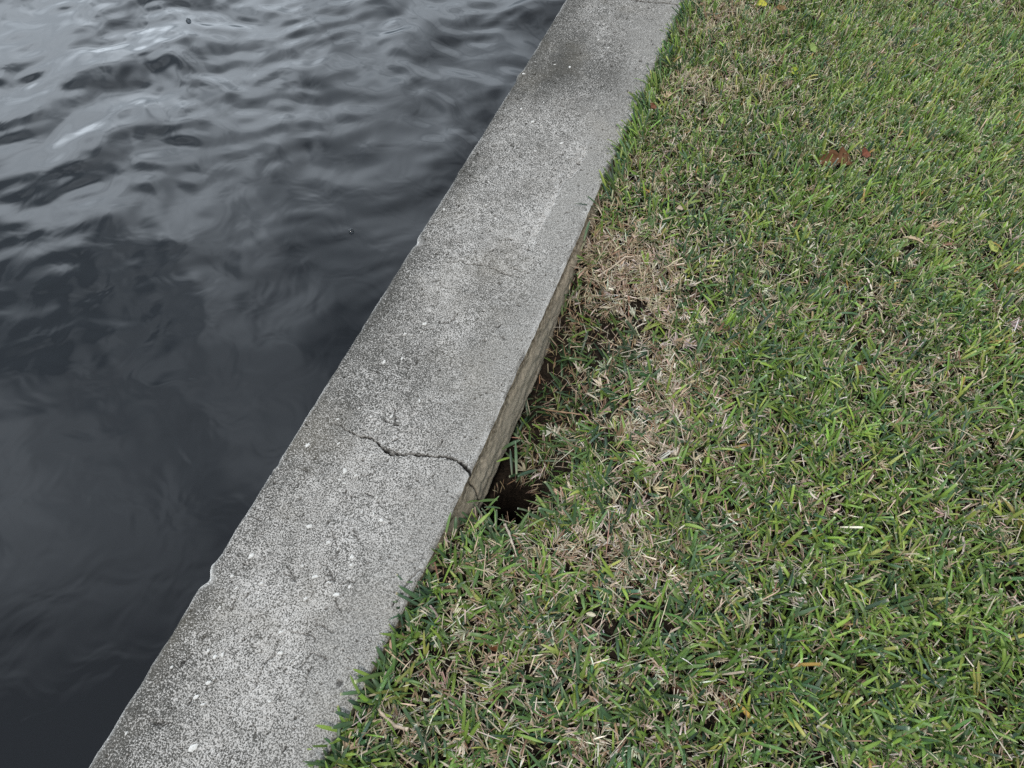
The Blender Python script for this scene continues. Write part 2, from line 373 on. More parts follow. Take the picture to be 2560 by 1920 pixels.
    edge += rough * 0.22 * sstep(0.45, 0.7, vn(xt * 70, yt * 70, 115))
    W[:, nl:nl + ntop, 0] = dirt; W[:, nl:nl + ntop, 1] = crack
    W[:, nl:nl + ntop, 2] = np.clip(edge, 0, 1); W[:, nl:nl + ntop, 3] = st
    W[:, nl + ntop:, 1] = cs * 0.9
    V = np.stack([X, Yg, Z], -1).reshape(-1, 3)
    Q = grid_quads(nr, nc)
    mi = np.tile((np.arange(nc - 1) >= nl + ntop - 1).astype(np.int32), nr - 1)
    W = W.reshape(-1, 4)
    def sub(name, sel, mat, parent=None):
        q = Q[sel]; u, inv = np.unique(q, return_inverse=True)
        return mesh_np(name, V[u], inv.reshape(-1, 4), mat, W[u], "Wear", True, None, parent)
    o = sub("seawall", mi == 0, M_CON)
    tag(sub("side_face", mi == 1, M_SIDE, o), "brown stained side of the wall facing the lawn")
    tag(o, "long weathered concrete seawall, cracked across, between dark water and lawn", "seawall")
    return o
wall = seawall()

# pale shell fragments set in the top of the wall
def frag(x, y, ln, wd, ang, hgt):
    n = random.randint(7, 9); ring = []
    for k in range(n):
        a = 2 * math.pi * k / n + random.uniform(-.2, .2); r = random.uniform(0.75, 1.12)
        px, py = math.cos(a) * r * ln / 2, math.sin(a) * r * wd / 2
        ring.append((x + px * math.cos(ang) - py * math.sin(ang), y + px * math.sin(ang) + py * math.cos(ang)))
    V = [(px, py, -0.006) for px, py in ring] + [(px, py, hgt * 0.55) for px, py in ring]
    V += [(x + (px - x) * 0.6, y + (py - y) * 0.6, hgt * random.uniform(0.8, 1.1)) for px, py in ring] + [(x, y, hgt)]
    F = []
    for k in range(n):
        j = (k + 1) % n
        F += [(k, j, n + j, n + k), (n + k, n + j, 2 * n + j, 2 * n + k), (2 * n + k, 2 * n + j, 3 * n)]
    me = bpy.data.meshes.new("shell_fragment"); me.from_pydata(V, [], F); me.materials.append(M_SHELL); me.update()
    o = bpy.data.objects.new("shell_fragment", me); COL.objects.link(o); o.parent = wall
    return o
FR = []
for (x, y, l) in [(1408, 40, 55), (1052, 222, 50), (1527, 140, 36), (1585, 180, 28), (1668, 228, 40), (1445, 350, 46), (1525, 383, 30), (1658, 410, 34), (1117, 390, 32), (960, 420, 34), (1575, 462, 48), (1385, 487, 42), (1095, 487, 20), (1260, 518, 20), (937, 345, 28), (860, 537, 22), (1235, 690, 34), (790, 805, 26), (830, 842, 36), (877, 830, 36), (1232, 818, 36), (565, 905, 26), (793, 1000, 40), (713, 1090, 36), (755, 1135, 34), (697, 1398, 66), (1165, 1115, 26), (1040, 665, 24), (285, 1312, 26), (1370, 285, 22), (1300, 870, 24), (825, 975, 22)]:
    FR.append((200 + x / 2.458, 1300 + y / 2.458, l / 2.458))
for (x, y, l) in [(193, 590, 46), (450, 770, 58), (525, 800, 40), (412, 830, 30), (120, 815, 26), (445, 852, 36), (240, 1500, 52), (482, 1570, 38), (345, 1540, 26), (155, 1425, 28), (700, 1110, 36), (648, 1068, 34), (565, 1055, 30), (660, 487, 32), (770, 392, 36), (548, 335, 28), (965, 285, 36), (990, 495, 18), (720, 10, 36), (405, 128, 20), (630, 395, 26), (400, 410, 34), (670, 955, 26), (495, 1420, 36), (505, 1365, 34), (330, 1270, 30), (405, 578, 30)]:
    FR.append((700 + x / 2.765, 900 + y / 2.765, l / 2.765))
for (x, y, l) in [(1260, 422, 26), (1360, 437, 26), (1120, 790, 32), (1175, 815, 18), (1305, 932, 30), (1135, 980, 26), (1045, 705, 22), (1190, 665, 18), (545, 1360, 24), (815, 1330, 22), (1060, 480, 26), (1545, 260, 22), (1610, 310, 16)]:
    FR.append((900 + x / 2.592, y / 2.592, l / 2.592))
for (x, y, l) in [(490, 1310, 44), (550, 1320, 34), (670, 1220, 60), (460, 1540, 46), (295, 1575, 46), (1235, 120, 36), (850, 165, 32), (245, 1360, 26), (1000, 1600, 26), (870, 1490, 28)]:
    FR.append((880 + x / 3.687, 480 + y / 3.687, l / 3.687))
for (u, v, l) in FR:
    p = at(u, v); k = math.dist((p[0], p[1], 0), (0, 0, CAM_H)) / F_SRC
    ln = l * k * 0.85
    frag(p[0], p[1], ln, ln * random.uniform(0.42, 0.75), random.uniform(0.2, 2.0), random.uniform(0.0018, 0.0034))
# one loose white chip lying on the wall
pc = at(656, 1655)

# ------------------------------------------------------------------ lawn ground
TR = [(-40, .03), (-0.2, .030), (0.13, .030), (0.30, .032), (0.42, .034), (0.46, .055), (0.50, .09), (0.54, .16), (0.60, .22), (0.70, .215), (0.82, .195), (1.0, .155), (1.15, .11), (1.35, .07), (1.6, .045), (2.1, .04), (2.5, .04), (40, .03)]
TRY, TRD = np.array([a for a, b in TR]), np.array([b for a, b in TR])
hole = at(1258, 1268, -0.09)
def ground_z(x, y):
    ds = np.clip(x - XR(y), 0, 99)
    d = np.interp(y, TRY, TRD)
    base = 0.046 + 0.010 * (fbm(x * 5, y * 5, 120, 3) - 0.5) * 2
    wdt = 0.13 + 0.22 * np.clip((d - 0.05) / 0.08, 0, 1)
    k = 1 - sstep(0.03, 1.0, ds / wdt)
    z = -(base + (d - base) * k)
    z = z + (fbm(x * 22, y * 22, 123, 3) - 0.5) * 0.022
    hx = (x - hole[0] - 0.15 * (y - hole[1] - 0.03)) / 0.055; hy = (y - hole[1] - 0.03) / 0.085
    r = np.hypot(hx, hy) + (vn(x * 40, y * 40, 126) - 0.5) * 0.35
    z = z - 0.55 * (1 - sstep(0.80, 1.15, r))
    # green knob left standing between wall and hole
    return z
def lawn():
    u = np.concatenate([np.arange(-0.02, 0.5, 0.006), np.arange(0.5, 1.7, 0.012), 1.7 + np.geomspace(0.02, 120, 40)])
    ys = np.concatenate([-0.6 - np.geomspace(60, 0.02, 40), np.arange(-0.6, 1.4, 0.007), np.arange(1.4, 3.6, 0.012), 3.6 + np.geomspace(0.02, 120, 40)])
    U, Yg = np.meshgrid(u, ys); X = XR(Yg) + U; Z = ground_z(X, Yg)
    far = sstep(0.3, 1.5, np.maximum(U - 1.7, np.maximum(Yg - 3.6, -0.6 - Yg)))
    Z = Z + 0.025 * far
    o = mesh_np("lawn_ground", np.stack([X, Yg, Z], -1).reshape(-1, 3), grid_quads(*U.shape), M_SOIL)
    tag(o, "dark soil and turf of the lawn beside the seawall", "ground", kind="structure")
lawn()

# ------------------------------------------------------------------ water
WZ = -0.55
def water():
    x = np.concatenate([[-400, -200, -100, -60, -40, -28, -20, -15, -12], np.arange(-9.5, -5, 0.06), np.arange(-5, -0.70, 0.0125)])
    y = np.concatenate([[-200, -80, -40, -20, -10, -6], np.arange(-4, -0.9, 0.05), np.arange(-0.9, 4.6, 0.0125), np.arange(4.6, 8, 0.05), [9, 11, 14, 20, 30, 50, 90, 160, 400]])
    X, Y = np.meshgrid(x, y)
    amp = sstep(0.3, 3.0, np.hypot(X + 0.7, (Y - 0.1) * 0.9) ) * 0.94 + 0.06
    amp *= sstep(14, 6, np.hypot(X, Y))
    wx = X + 0.10 * (fbm(X * 2.2, Y * 2.2, 200, 2) - .5) * 2; wy = Y + 0.10 * (fbm(X * 2.2, Y * 2.2, 205, 2) - .5) * 2
    Z = np.zeros_like(X); r2 = np.random.default_rng(11)
    for k in range(46):
        lam = 0.085 * (8.0 ** r2.random()); kk = 2 * math.pi / lam
        a = R(112) + r2.normal() * 0.75
        slope = 0.023 * (lam / 0.35) ** 0.15
        Z += slope / kk * np.sin(kk * (wx * math.cos(a) + wy * math.sin(a)) + r2.random() * 6.28)
    Z = Z * amp * (0.6 + 0.8 * fbm(X * 0.9, Y * 0.9, 210, 2)) + WZ
    o = mesh_np("water", np.stack([X, Y, Z], -1).reshape(-1, 3), grid_quads(*X.shape), M_WATER)
    tag(o, "dark rippled canal water along the seawall", "water", kind="structure")
water()

# ------------------------------------------------------------------ grass
T_FULL = np.array([0, .22, .5, .74, .92, .975, 1.0])
def blades(P, az, Ln, Wd, tilt, curve, fold, twist, cbase, ctip, cut, T=T_FULL, across=3):
    n = len(P); m = len(T)
    V = np.zeros((n, m, across, 3)); C = np.zeros((n, m, across, 3))
    pos = P.copy(); prev = 0.0
    ca, sa = np.cos(az), np.sin(az)
    lat0 = np.stack([-sa, ca, np.zeros(n)], 1)
    for i, t in enumerate(T):
        tm = (prev + t) / 2; th = tilt + curve * tm
        d = np.stack([np.sin(th) * ca, np.sin(th) * sa, np.cos(th)], 1)
        pos = pos + d * ((t - prev) * Ln)[:, None]; prev = t
        th2 = tilt + curve * t
        d2 = np.stack([np.sin(th2) * ca, np.sin(th2) * sa, np.cos(th2)], 1)
        nr = np.cross(lat0, d2)
        tw = twist * t
        la = lat0 * np.cos(tw)[:, None] + nr * np.sin(tw)[:, None]
        nn = -lat0 * np.sin(tw)[:, None] + nr * np.cos(tw)[:, None]
        pr_un = (0.55 + 0.45 * min(t / 0.3, 1)) * (1 if t < 0.62 else max(0.06, (1 - ((t - 0.62) / 0.38) ** 1.8)) ** 0.6)
        pr_cut = (0.6 + 0.4 * min(t / 0.3, 1)) * (1 if t < 0.8 else 0.95)
        wv = Wd * np.where(cut, pr_cut, pr_un) / 2
        cb = cbase * (1 + 0.0 * t)
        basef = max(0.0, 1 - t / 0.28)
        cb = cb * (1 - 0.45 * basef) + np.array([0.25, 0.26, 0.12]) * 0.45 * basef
        tipf = np.where(cut, 1.0 if t > 0.98 else (0.35 if t > 0.95 else 0.0), 0.35 if t > 0.96 else 0.0)[:, None]
        cb = cb * (1 - tipf) + ctip * tipf
        if across == 3:
            for j, (sd, k) in enumerate(((-1, 0), (0, 1), (1, 0))):
                V[:, i, j] = pos + la * (sd * wv)[:, None] - nn * (fold * wv * k)[:, None]
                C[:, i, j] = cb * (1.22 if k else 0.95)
        else:
            V[:, i, 0] = pos - la * wv[:, None]; V[:, i, 1] = pos + la * wv[:, None]; C[:, i, :] = cb[:, None, :]
    q = grid_quads(m, across)
    Q = (q[None] + (np.arange(n) * m * across)[:, None, None]).reshape(-1, 4)
    return V.reshape(-1, 3), Q, C.reshape(-1, 3)
def joinm(parts):
    V, Q, C, o = [], [], [], 0
    for v, q, c in parts: V.append(v); Q.append(q + o); C.append(c); o += len(v)
    return np.concatenate(V), np.concatenate(Q), np.concatenate(C)

# dry patches: centre in the photograph, size (m), strength
DRY = [(1530, 610, .10, 1.1), (1620, 690, .12, 1.1), (1480, 730, .08, .9), (1600, 800, .12, .9), (1400, 800, .06, .5), (1440, 930, .08, .40), (1340, 1050, .06, .4), (1520, 1000, .10, .5), (1660, 1080, .11, .7),
       (1600, 1400, .06, .9), (1420, 1400, .06, .5), (1290, 1440, .06, .5), (1120, 1700, .05, .6), (980, 1810, .05, .9), (1230, 1750, .06, .6), (1350, 1640, .07, .4), (1500, 1690, .06, .4), (1450, 1870, .07, .6), (1650, 1870, .06, .4),
       (1800, 1500, .07, .35), (2000, 1250, .08, .4), (1900, 700, .09, .3), (2280, 880, .12, .4), (2300, 1480, .08, .4), (2450, 1380, .07, .5), (1760, 230, .11, .5), (1800, 70, .14, .5), (1800, 1690, .06, .4), (2250, 1910, .05, .8), (2450, 1880, .04, .6), (1750, 930, .09, .45), (2450, 1130, .07, .4)]
DRYW = [(at(u, v, -0.03), s, k * 0.82) for u, v, s, k in DRY]
LUSH = [(2450, 200, .35, .8), (2350, 500, .3, .5), (2100, 150, .3, .4), (2480, 1600, .25, .8), (2300, 1750, .2, .7), (1540, 330, .10, 1.0), (1500, 400, .05, 1.), (1620, 200, .08, .8), (2000, 1650, .15, .4), (1950, 500, .2, .5), (2200, 1100, .2, .4), (1900, 900, .15, .4), (900, 1750, .05, .9), (860, 1850, .05, .8), (2500, 900, .15, .5)]
LUSHW = [(at(u, v, -0.03), s, k) for u, v, s, k in LUSH]
HOL = [(at(1400, 930, -.08), .16), (at(1330, 1080, -.1), .13), (at(1480, 860, -.08), .12)]  # hollow by the wall: shade painted into the blade colour, straw browner
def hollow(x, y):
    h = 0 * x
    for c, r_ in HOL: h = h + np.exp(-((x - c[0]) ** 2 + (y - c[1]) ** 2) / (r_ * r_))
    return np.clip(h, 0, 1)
def fields(x, y):
    dry = 0.30 * sstep(0.45, 0.75, fbm(x * 5.5, y * 5.5, 300, 4)) + 0.24 * sstep(0.5, 0.75, fbm(x * 16, y * 16, 303, 3))
    for c, s, k in DRYW: dry = dry + k * np.exp(-((x - c[0]) ** 2 + (y - c[1]) ** 2) / (s * s))
    lush = 0.0 * x
    for c, s, k in LUSHW: lush = lush + k * np.exp(-((x - c[0]) ** 2 + (y - c[1]) ** 2) / (s * s))
    return np.clip(dry - 0.35 * lush, 0, 1.2), np.clip(lush, 0, 1)
X0, X1, Y0, Y1 = -0.36, 1.35, -0.45, 3.45
LEAFSPOTS = []          # filled with (x, y, radius): blades stay out from over a fallen leaf
def scatter(n):
    x = rng.uniform(X0, X1, n); y = rng.uniform(Y0, Y1, n)
    return x, y
def usable(x, y, off=0.004):
    z = ground_z(x, y)
    ds = x - XR(y) - batter(y, z)
    ok = (ds > off) & (z > -0.20)
    ok &= np.hypot((x - hole[0] - 0.15 * (y - hole[1] - 0.03)) / 0.062, (y - hole[1] - 0.03) / 0.094) > 1
    for lx, ly, lr in LEAFSPOTS: ok &= np.hypot(x - lx, y - ly) > lr
    return ok, z, ds

GREENS = np.array([[0.046, 0.086, 0.050], [0.068, 0.128, 0.056], [0.106, 0.184, 0.052], [0.150, 0.240, 0.050], [0.21, 0.315, 0.057], [0.31, 0.355, 0.09]])
STRAWS = np.array([[0.50, 0.40, 0.29], [0.62, 0.53, 0.42], [0.36, 0.26, 0.17], [0.22, 0.14, 0.09], [0.54, 0.46, 0.35], [0.72, 0.65, 0.54], [0.40, 0.34, 0.25]])
def pick(tab, prob, n, var=0.14):
    i = rng.choice(len(tab), n, p=np.array(prob) / sum(prob))
    return tab[i] * rng.normal(1, var, (n, 1)).clip(0.6, 1.5) * rng.normal(1, 0.06, (n, 3)).clip(0.8, 1.2)

# ------------------------------------------------------------------ fallen leaves (places first, so that grass can grow round them)
# (u, v, length px, width px, angle on the ground deg, colours, name, label, category, group, up, curl, tilt)
BR1, BR2 = (0.20, 0.105, 0.055), (0.10, 0.05, 0.026)
LEAVES = [
    (2089, 402, 76, 44, 20, BR1, (0.15, 0.07, 0.03), "dead_leaf", "large rust brown dead leaf lying in the grass, biggest leaf on the lawn", "leaf", 0.022, 0.6, 0.34),
    (2163, 383, 22, 24, 60, (0.25, 0.09, 0.055), (0.16, 0.06, 0.04), "dead_leaf", "small reddish leaf scrap just right of the large rust brown leaf", "leaf", 0.032, 0.3, 0.5),
    (2034, 46, 32, 22, 130, (0.10, 0.065, 0.055), (0.06, 0.04, 0.035), "dead_leaf", "dark grey brown curled leaf near the top edge of the lawn", "leaf", 0.034, 0.5, 0.4),
    (1986, 176, 24, 17, 60, (0.44, 0.50, 0.07), (0.36, 0.46, 0.06), "yellow_leaf", "yellow green leaf standing among blades below the dark curled leaf", "leaf", 0.040, 0.3, 0.7),
    (1803, 300, 23, 24, 100, (0.30, 0.44, 0.09), (0.36, 0.48, 0.13), "clover_leaf", "round pale green leaf in the grass beside the upper seawall", "leaf", 0.042, 0.15, 0.5),
    (2033, 120, 21, 22, 70, (0.24, 0.35, 0.10), (0.32, 0.42, 0.14), "clover_leaf", "round dull green leaf between the dark curled leaf and the yellow green leaf", "leaf", 0.040, 0.15, 0.5),
    (2481, 616, 27, 27, 80, (0.46, 0.50, 0.17), (0.38, 0.44, 0.11), "yellow_leaf", "round pale yellow leaf at the right side of the lawn", "leaf", 0.036, 0.15, 0.45),
    (1906, 10, 22, 17, 30, (0.55, 0.52, 0.08), (0.44, 0.44, 0.06), "yellow_leaf", "bright yellow leaf at the top edge of the lawn", "leaf", 0.038, 0.2, 0.4),
    (1955, 20, 24, 14, 10, (0.30, 0.18, 0.08), (0.20, 0.12, 0.05), "dead_leaf", "tan brown leaf scrap beside the bright yellow leaf", "leaf", 0.034, 0.3, 0.3),
    (1232, 1613, 46, 24, 165, (0.20, 0.085, 0.035), (0.13, 0.055, 0.025), "dead_leaf", "chestnut brown leaf half under the grass, nearest dead leaf to the seawall", "leaf", 0.018, 0.25, 0.15),
    (1468, 1598, 34, 24, 40, (0.085, 0.038, 0.026), (0.05, 0.025, 0.018), "dead_leaf", "dark brown leaf deep in dry grass, right of the chestnut leaf", "leaf", 0.008, 0.2, 0.2),
    (1692, 1720, 46, 34, 120, (0.135, 0.062, 0.036), (0.085, 0.04, 0.025), "dead_leaf", "broad dull brown leaf sunk in the grass near the bottom edge", "leaf", 0.010, 0.2, 0.2),
    (1638, 1706, 32, 20, 60, (0.07, 0.035, 0.025), (0.045, 0.024, 0.018), "dead_leaf", "dark leaf tucked in shade left of the broad dull brown leaf", "leaf", 0.005, 0.2, 0.3),
    (2146, 1716, 46, 28, 55, (0.24, 0.165, 0.125), (0.17, 0.11, 0.08), "dead_leaf", "grey brown smooth leaf standing up in green grass near the bottom", "leaf", 0.024, 0.3, 0.45),
    (2118, 1748, 40, 18, 160, (0.19, 0.085, 0.042), (0.12, 0.055, 0.03), "dead_leaf", "reddish brown leaf lying just below the grey brown leaf", "leaf", 0.012, 0.25, 0.2),
    (2214, 1706, 22, 14, 110, (0.72, 0.68, 0.46), (0.60, 0.55, 0.30), "petal", "crumpled cream petal right of the grey brown leaf", "petal", 0.030, 0.8, 0.3),
    (1288, 1722, 24, 9, 80, (0.68, 0.66, 0.60), (0.56, 0.52, 0.44), "petal", "white curled petal standing in dry grass near the bottom edge", "petal", 0.026, 0.8, 0.6),
    (1478, 1536, 24, 11, 10, (0.70, 0.66, 0.50), (0.55, 0.50, 0.38), "petal", "cream folded petal above the dark brown leaf", "petal", 0.030, 0.7, 0.3),
    (1861, 1778, 42, 11, 150, (0.55, 0.33, 0.07), (0.42, 0.30, 0.08), "yellow_leaf", "narrow orange yellow leaf lying in the grass near the bottom", "leaf", 0.024, 0.3, 0.2),
    (2283, 600, 44, 12, 170, (0.60, 0.48, 0.33), (0.46, 0.35, 0.22), "dead_leaf", "long straw tan curled leaf left of the round pale yellow leaf", "leaf", 0.032, 0.6, 0.2),
    (2380, 556, 26, 10, 20, (0.68, 0.60, 0.48), (0.54, 0.44, 0.32), "dead_leaf", "pale straw leaf scrap above the round pale yellow leaf", "leaf", 0.032, 0.5, 0.2),
    (1702, 520, 20, 12, 20, (0.66, 0.56, 0.46), (0.52, 0.42, 0.33), "dead_leaf", "whitish dry leaf scrap at the upper edge of the bare dry patch", "leaf", 0.030, 0.5, 0.3),
    (2147, 918, 22, 18, 60, (0.30, 0.17, 0.085), (0.2, 0.11, 0.06), "dead_leaf", "small brown leaf scrap in the middle of the green lawn", "leaf", 0.026, 0.4, 0.4),
    (1632, 265, 14, 16, 70, (0.24, 0.10, 0.06), (0.16, 0.07, 0.04), "dead_leaf", "tiny red brown leaf in the tuft by the upper seawall", "leaf", 0.034, 0.3, 0.4),
]
LV = []
for (u, v, lp, wp, ang, ca_, cb_, nm, lab, cat, up, curl, tlt) in LEAVES:
    p = at(u, v, -0.03)
    g = float(ground_z(np.array(p[0]), np.array(p[1])))
    p = at(u, v, g + up); k = math.dist(p, (0, 0, CAM_H)) / F_SRC
    LV.append((p, lp * k, wp * k, ang, ca_, cb_, nm, lab, cat, curl, tlt, up))
    if up > 0.0: LEAFSPOTS.append((p[0], p[1] - 0.012, max(lp, wp) * k * (0.34 if up > 0.018 else 0.27)))

def leaf(p, ln, wd, ang, ca_, cb_, nm, lab, cat, curl, tlt, idx):
    ns, nc = 13, 9; r = np.random.default_rng(100 + idx)
    t = np.linspace(0, 1, ns)[:, None]; s = np.linspace(-1, 1, nc)[None]
    round_ = wd > 0.9 * ln
    prof = np.sqrt(np.clip(1 - (2 * t - 1) ** 2, 0, 1)) if round_ else np.sin(np.pi * np.clip(t, 0.02, 0.985) ** 0.85) ** 0.8
    wob = 1 + 0.38 * (fbm(t * 5 + idx, s * 0 + np.sign(s) * 3, 7 + idx, 3) - 0.5) * 2
    if idx == 0: wob = 1 + 0.9 * (fbm(t * 6, s * 0 + np.sign(s) * 3, 55, 3) - 0.5) * 2; prof = prof ** 0.8
    x = (t - 0.5) * ln + 0 * s; y = s * prof * wd / 2 * wob
    z = curl * wd * (s ** 2 * prof * 0.55 - 0.15) + 0.10 * curl * ln * np.sin(t * 4 + idx) + (fbm(t * 5 + idx * 3, s * 2, 9 + idx, 3) - 0.5) * 0.14 * wd - 0.05 * wd * (1 - np.abs(s)) * 0
    z = z + 0.06 * wd * np.abs(s)                       # folded along the midrib
    a = R(ang); tl = tlt
    # lean it towards the open sky side: tilt about the leaf's own long axis
    y2 = y * math.cos(tl) - z * math.sin(tl); z2 = y * math.sin(tl) + z * math.cos(tl)
    V = np.stack([x * math.cos(a) - y2 * math.sin(a), x * math.sin(a) + y2 * math.cos(a), z2 + 0 * x], -1).reshape(-1, 3)
    V2 = V.copy(); V2[:, 2] -= 0.0006
    q = grid_quads(ns, nc); n0 = len(V)
    B = list(range(nc)) + [i * nc + nc - 1 for i in range(1, ns)] + [(ns - 1) * nc + j for j in range(nc - 2, -1, -1)] + [i * nc for i in range(ns - 2, 0, -1)]
    rim = np.array([(B[i], B[(i + 1) % len(B)], B[(i + 1) % len(B)] + n0, B[i] + n0) for i in range(len(B))])
    ca_, cb_ = np.array(ca_), np.array(cb_)
    m = np.clip(fbm(t * 4 + idx, s * 2.5 + idx, 31, 4) * 1.8 - 0.4, 0, 1)[..., None]
    c = ca_ * (1 - m) + cb_ * m
    c = c * (1 + 0.25 * np.exp(-(s / 0.12) ** 2))[..., None]
    sp = (r.random((ns, nc)) > 0.93)[..., None]; c = np.where(sp, c * 0.6, c).reshape(-1, 3)
    M = M_LEAF
    o = mesh_np(nm, np.concatenate([V, V2]), np.concatenate([q, q[:, ::-1] + n0, rim[:, ::-1]]), M, np.concatenate([c, c * 0.85]), "Col", True)
    o.location = p
    tag(o, lab, cat, None)
    # short stalk
    if nm != "petal":
        e = np.array([-ln * 0.5 * math.cos(a), -ln * 0.5 * math.sin(a), 0.0]); d = np.array([-math.cos(a), -math.sin(a), -0.5])
        tube_obj("leaf_stalk", [e, e + d * ln * 0.10, e + d * ln * 0.22 + np.array([0, 0, -0.002])], [0.0009, 0.0008, 0.0007], (*(ca_ * 0.8),), parent=o)
    return o
def tube_obj(name, pts, rad, color, parent=None, nside=6, var=0.0):
    pts = np.array(pts, float); n = len(pts); V = np.zeros((n, nside, 3))
    for i in range(n):
        d = pts[min(i + 1, n - 1)] - pts[max(i - 1, 0)]; d /= np.linalg.norm(d) + 1e-9
        a = np.cross(d, [0, 0, 1.0]); a = a / (np.linalg.norm(a) + 1e-9) if np.linalg.norm(a) > 1e-3 else np.array([1.0, 0, 0]); b = np.cross(a, d)
        th = np.linspace(0, 2 * math.pi, nside, endpoint=False)
        V[i] = pts[i] + rad[i] * (np.cos(th)[:, None] * a + np.sin(th)[:, None] * b)
    Q = []
    for i in range(n - 1):
        for j in range(nside):
            k = (j + 1) % nside; Q.append((i * nside + j, i * nside + k, (i + 1) * nside + k, (i + 1) * nside + j))
    C = np.repeat(np.array([color]) * (1 + var * (np.random.default_rng(n).random((n, 1)) - 0.5) * 2), nside, 0)
    return mesh_np(name, V.reshape(-1, 3), np.array(Q), M_LEAF, C, "Col", True, parent=parent)
M_LEAF = mat_blade("leaf_skin", 0.6, 0.3, 0.12)
for i, (p, ln, wd, ang, ca_, cb_, nm, lab, cat, curl, tlt, up) in enumerate(LV):
    leaf(p, ln, wd, ang, ca_, cb_, nm, lab, cat, curl, tlt, i)

# dead runners and a twig lying in the grass
def runner(pts, r, color, name, label, cat, up=0.02):
    P = []
    for (u, v) in pts:
        p = at(u, v, -0.05); g = float(ground_z(np.array(p[0]), np.array(p[1])))
        P.append(at(u, v, g + up))
    Q = []
    for a, b in zip(P[:-1], P[1:]):
        for t in (0, 0.33, 0.66): Q.append(a * (1 - t) + b * t + np.array([random.uniform(-1, 1), random.uniform(-1, 1), random.uniform(-1, 1)]) * 0.0012)
    Q.append(P[-1])
    base = Q[0].copy(); Q = [q - base for q in Q]
    rad = [r * (1.25 if i % 3 == 0 else 0.9) * (1 - 0.3 * i / len(Q)) for i in range(len(Q))]
    o = tube_obj(name, Q, rad, color, None, 7, 0.25); o.location = base
    tag(o, label, cat)
runner([(1334, 1014), (1368, 1024), (1410, 1031), (1471, 1038)], 0.0024, (0.40, 0.26, 0.165), "dead_runner", "brown dead runner stem lying across the hollow beside the seawall", "stem", 0.03)
runner([(1262, 1312), (1272, 1330), (1280, 1355), (1292, 1388)], 0.0030, (0.52, 0.43, 0.35), "dead_runner", "pale dead runner at the lower lip of the dark washout hole", "stem", 0.03)
runner([(1496, 690), (1530, 668), (1563, 642), (1600, 640)], 0.0026, (0.60, 0.50, 0.39), "dead_runner", "pale dead runner across the driest straw patch beside the seawall", "stem", 0.03)
runner([(1735, 712), (1760, 700), (1793, 688)], 0.0020, (0.64, 0.55, 0.44), "dead_runner", "short pale stem at the edge between dry patch and green lawn", "stem", 0.034)
runner([(1572, 740), (1573, 770), (1572, 790)], 0.0022, (0.24, 0.125, 0.08), "dead_runner", "short dark brown stem upright in the dry straw patch", "stem", 0.03)
runner([(2408, 1340), (2409, 1362), (2405, 1386)], 0.0030, (0.50, 0.42, 0.36), "dead_runner", "grey white dead stem at the right side of the lower lawn", "stem", 0.026)
runner([(1020 + 0, 1825), (985, 1812), (955, 1785), (948, 1772)], 0.0035, (0.52, 0.42, 0.32), "dead_runner", "thick pale dead runner in the tuft at the bottom of the seawall", "stem", 0.03)
runner([(2335, -4), (2368, 12), (2398, 26), (2424, 43)], 0.0030, (0.13, 0.095, 0.07), "twig", "thin dark twig lying in the grass at the top right", "twig", 0.036)

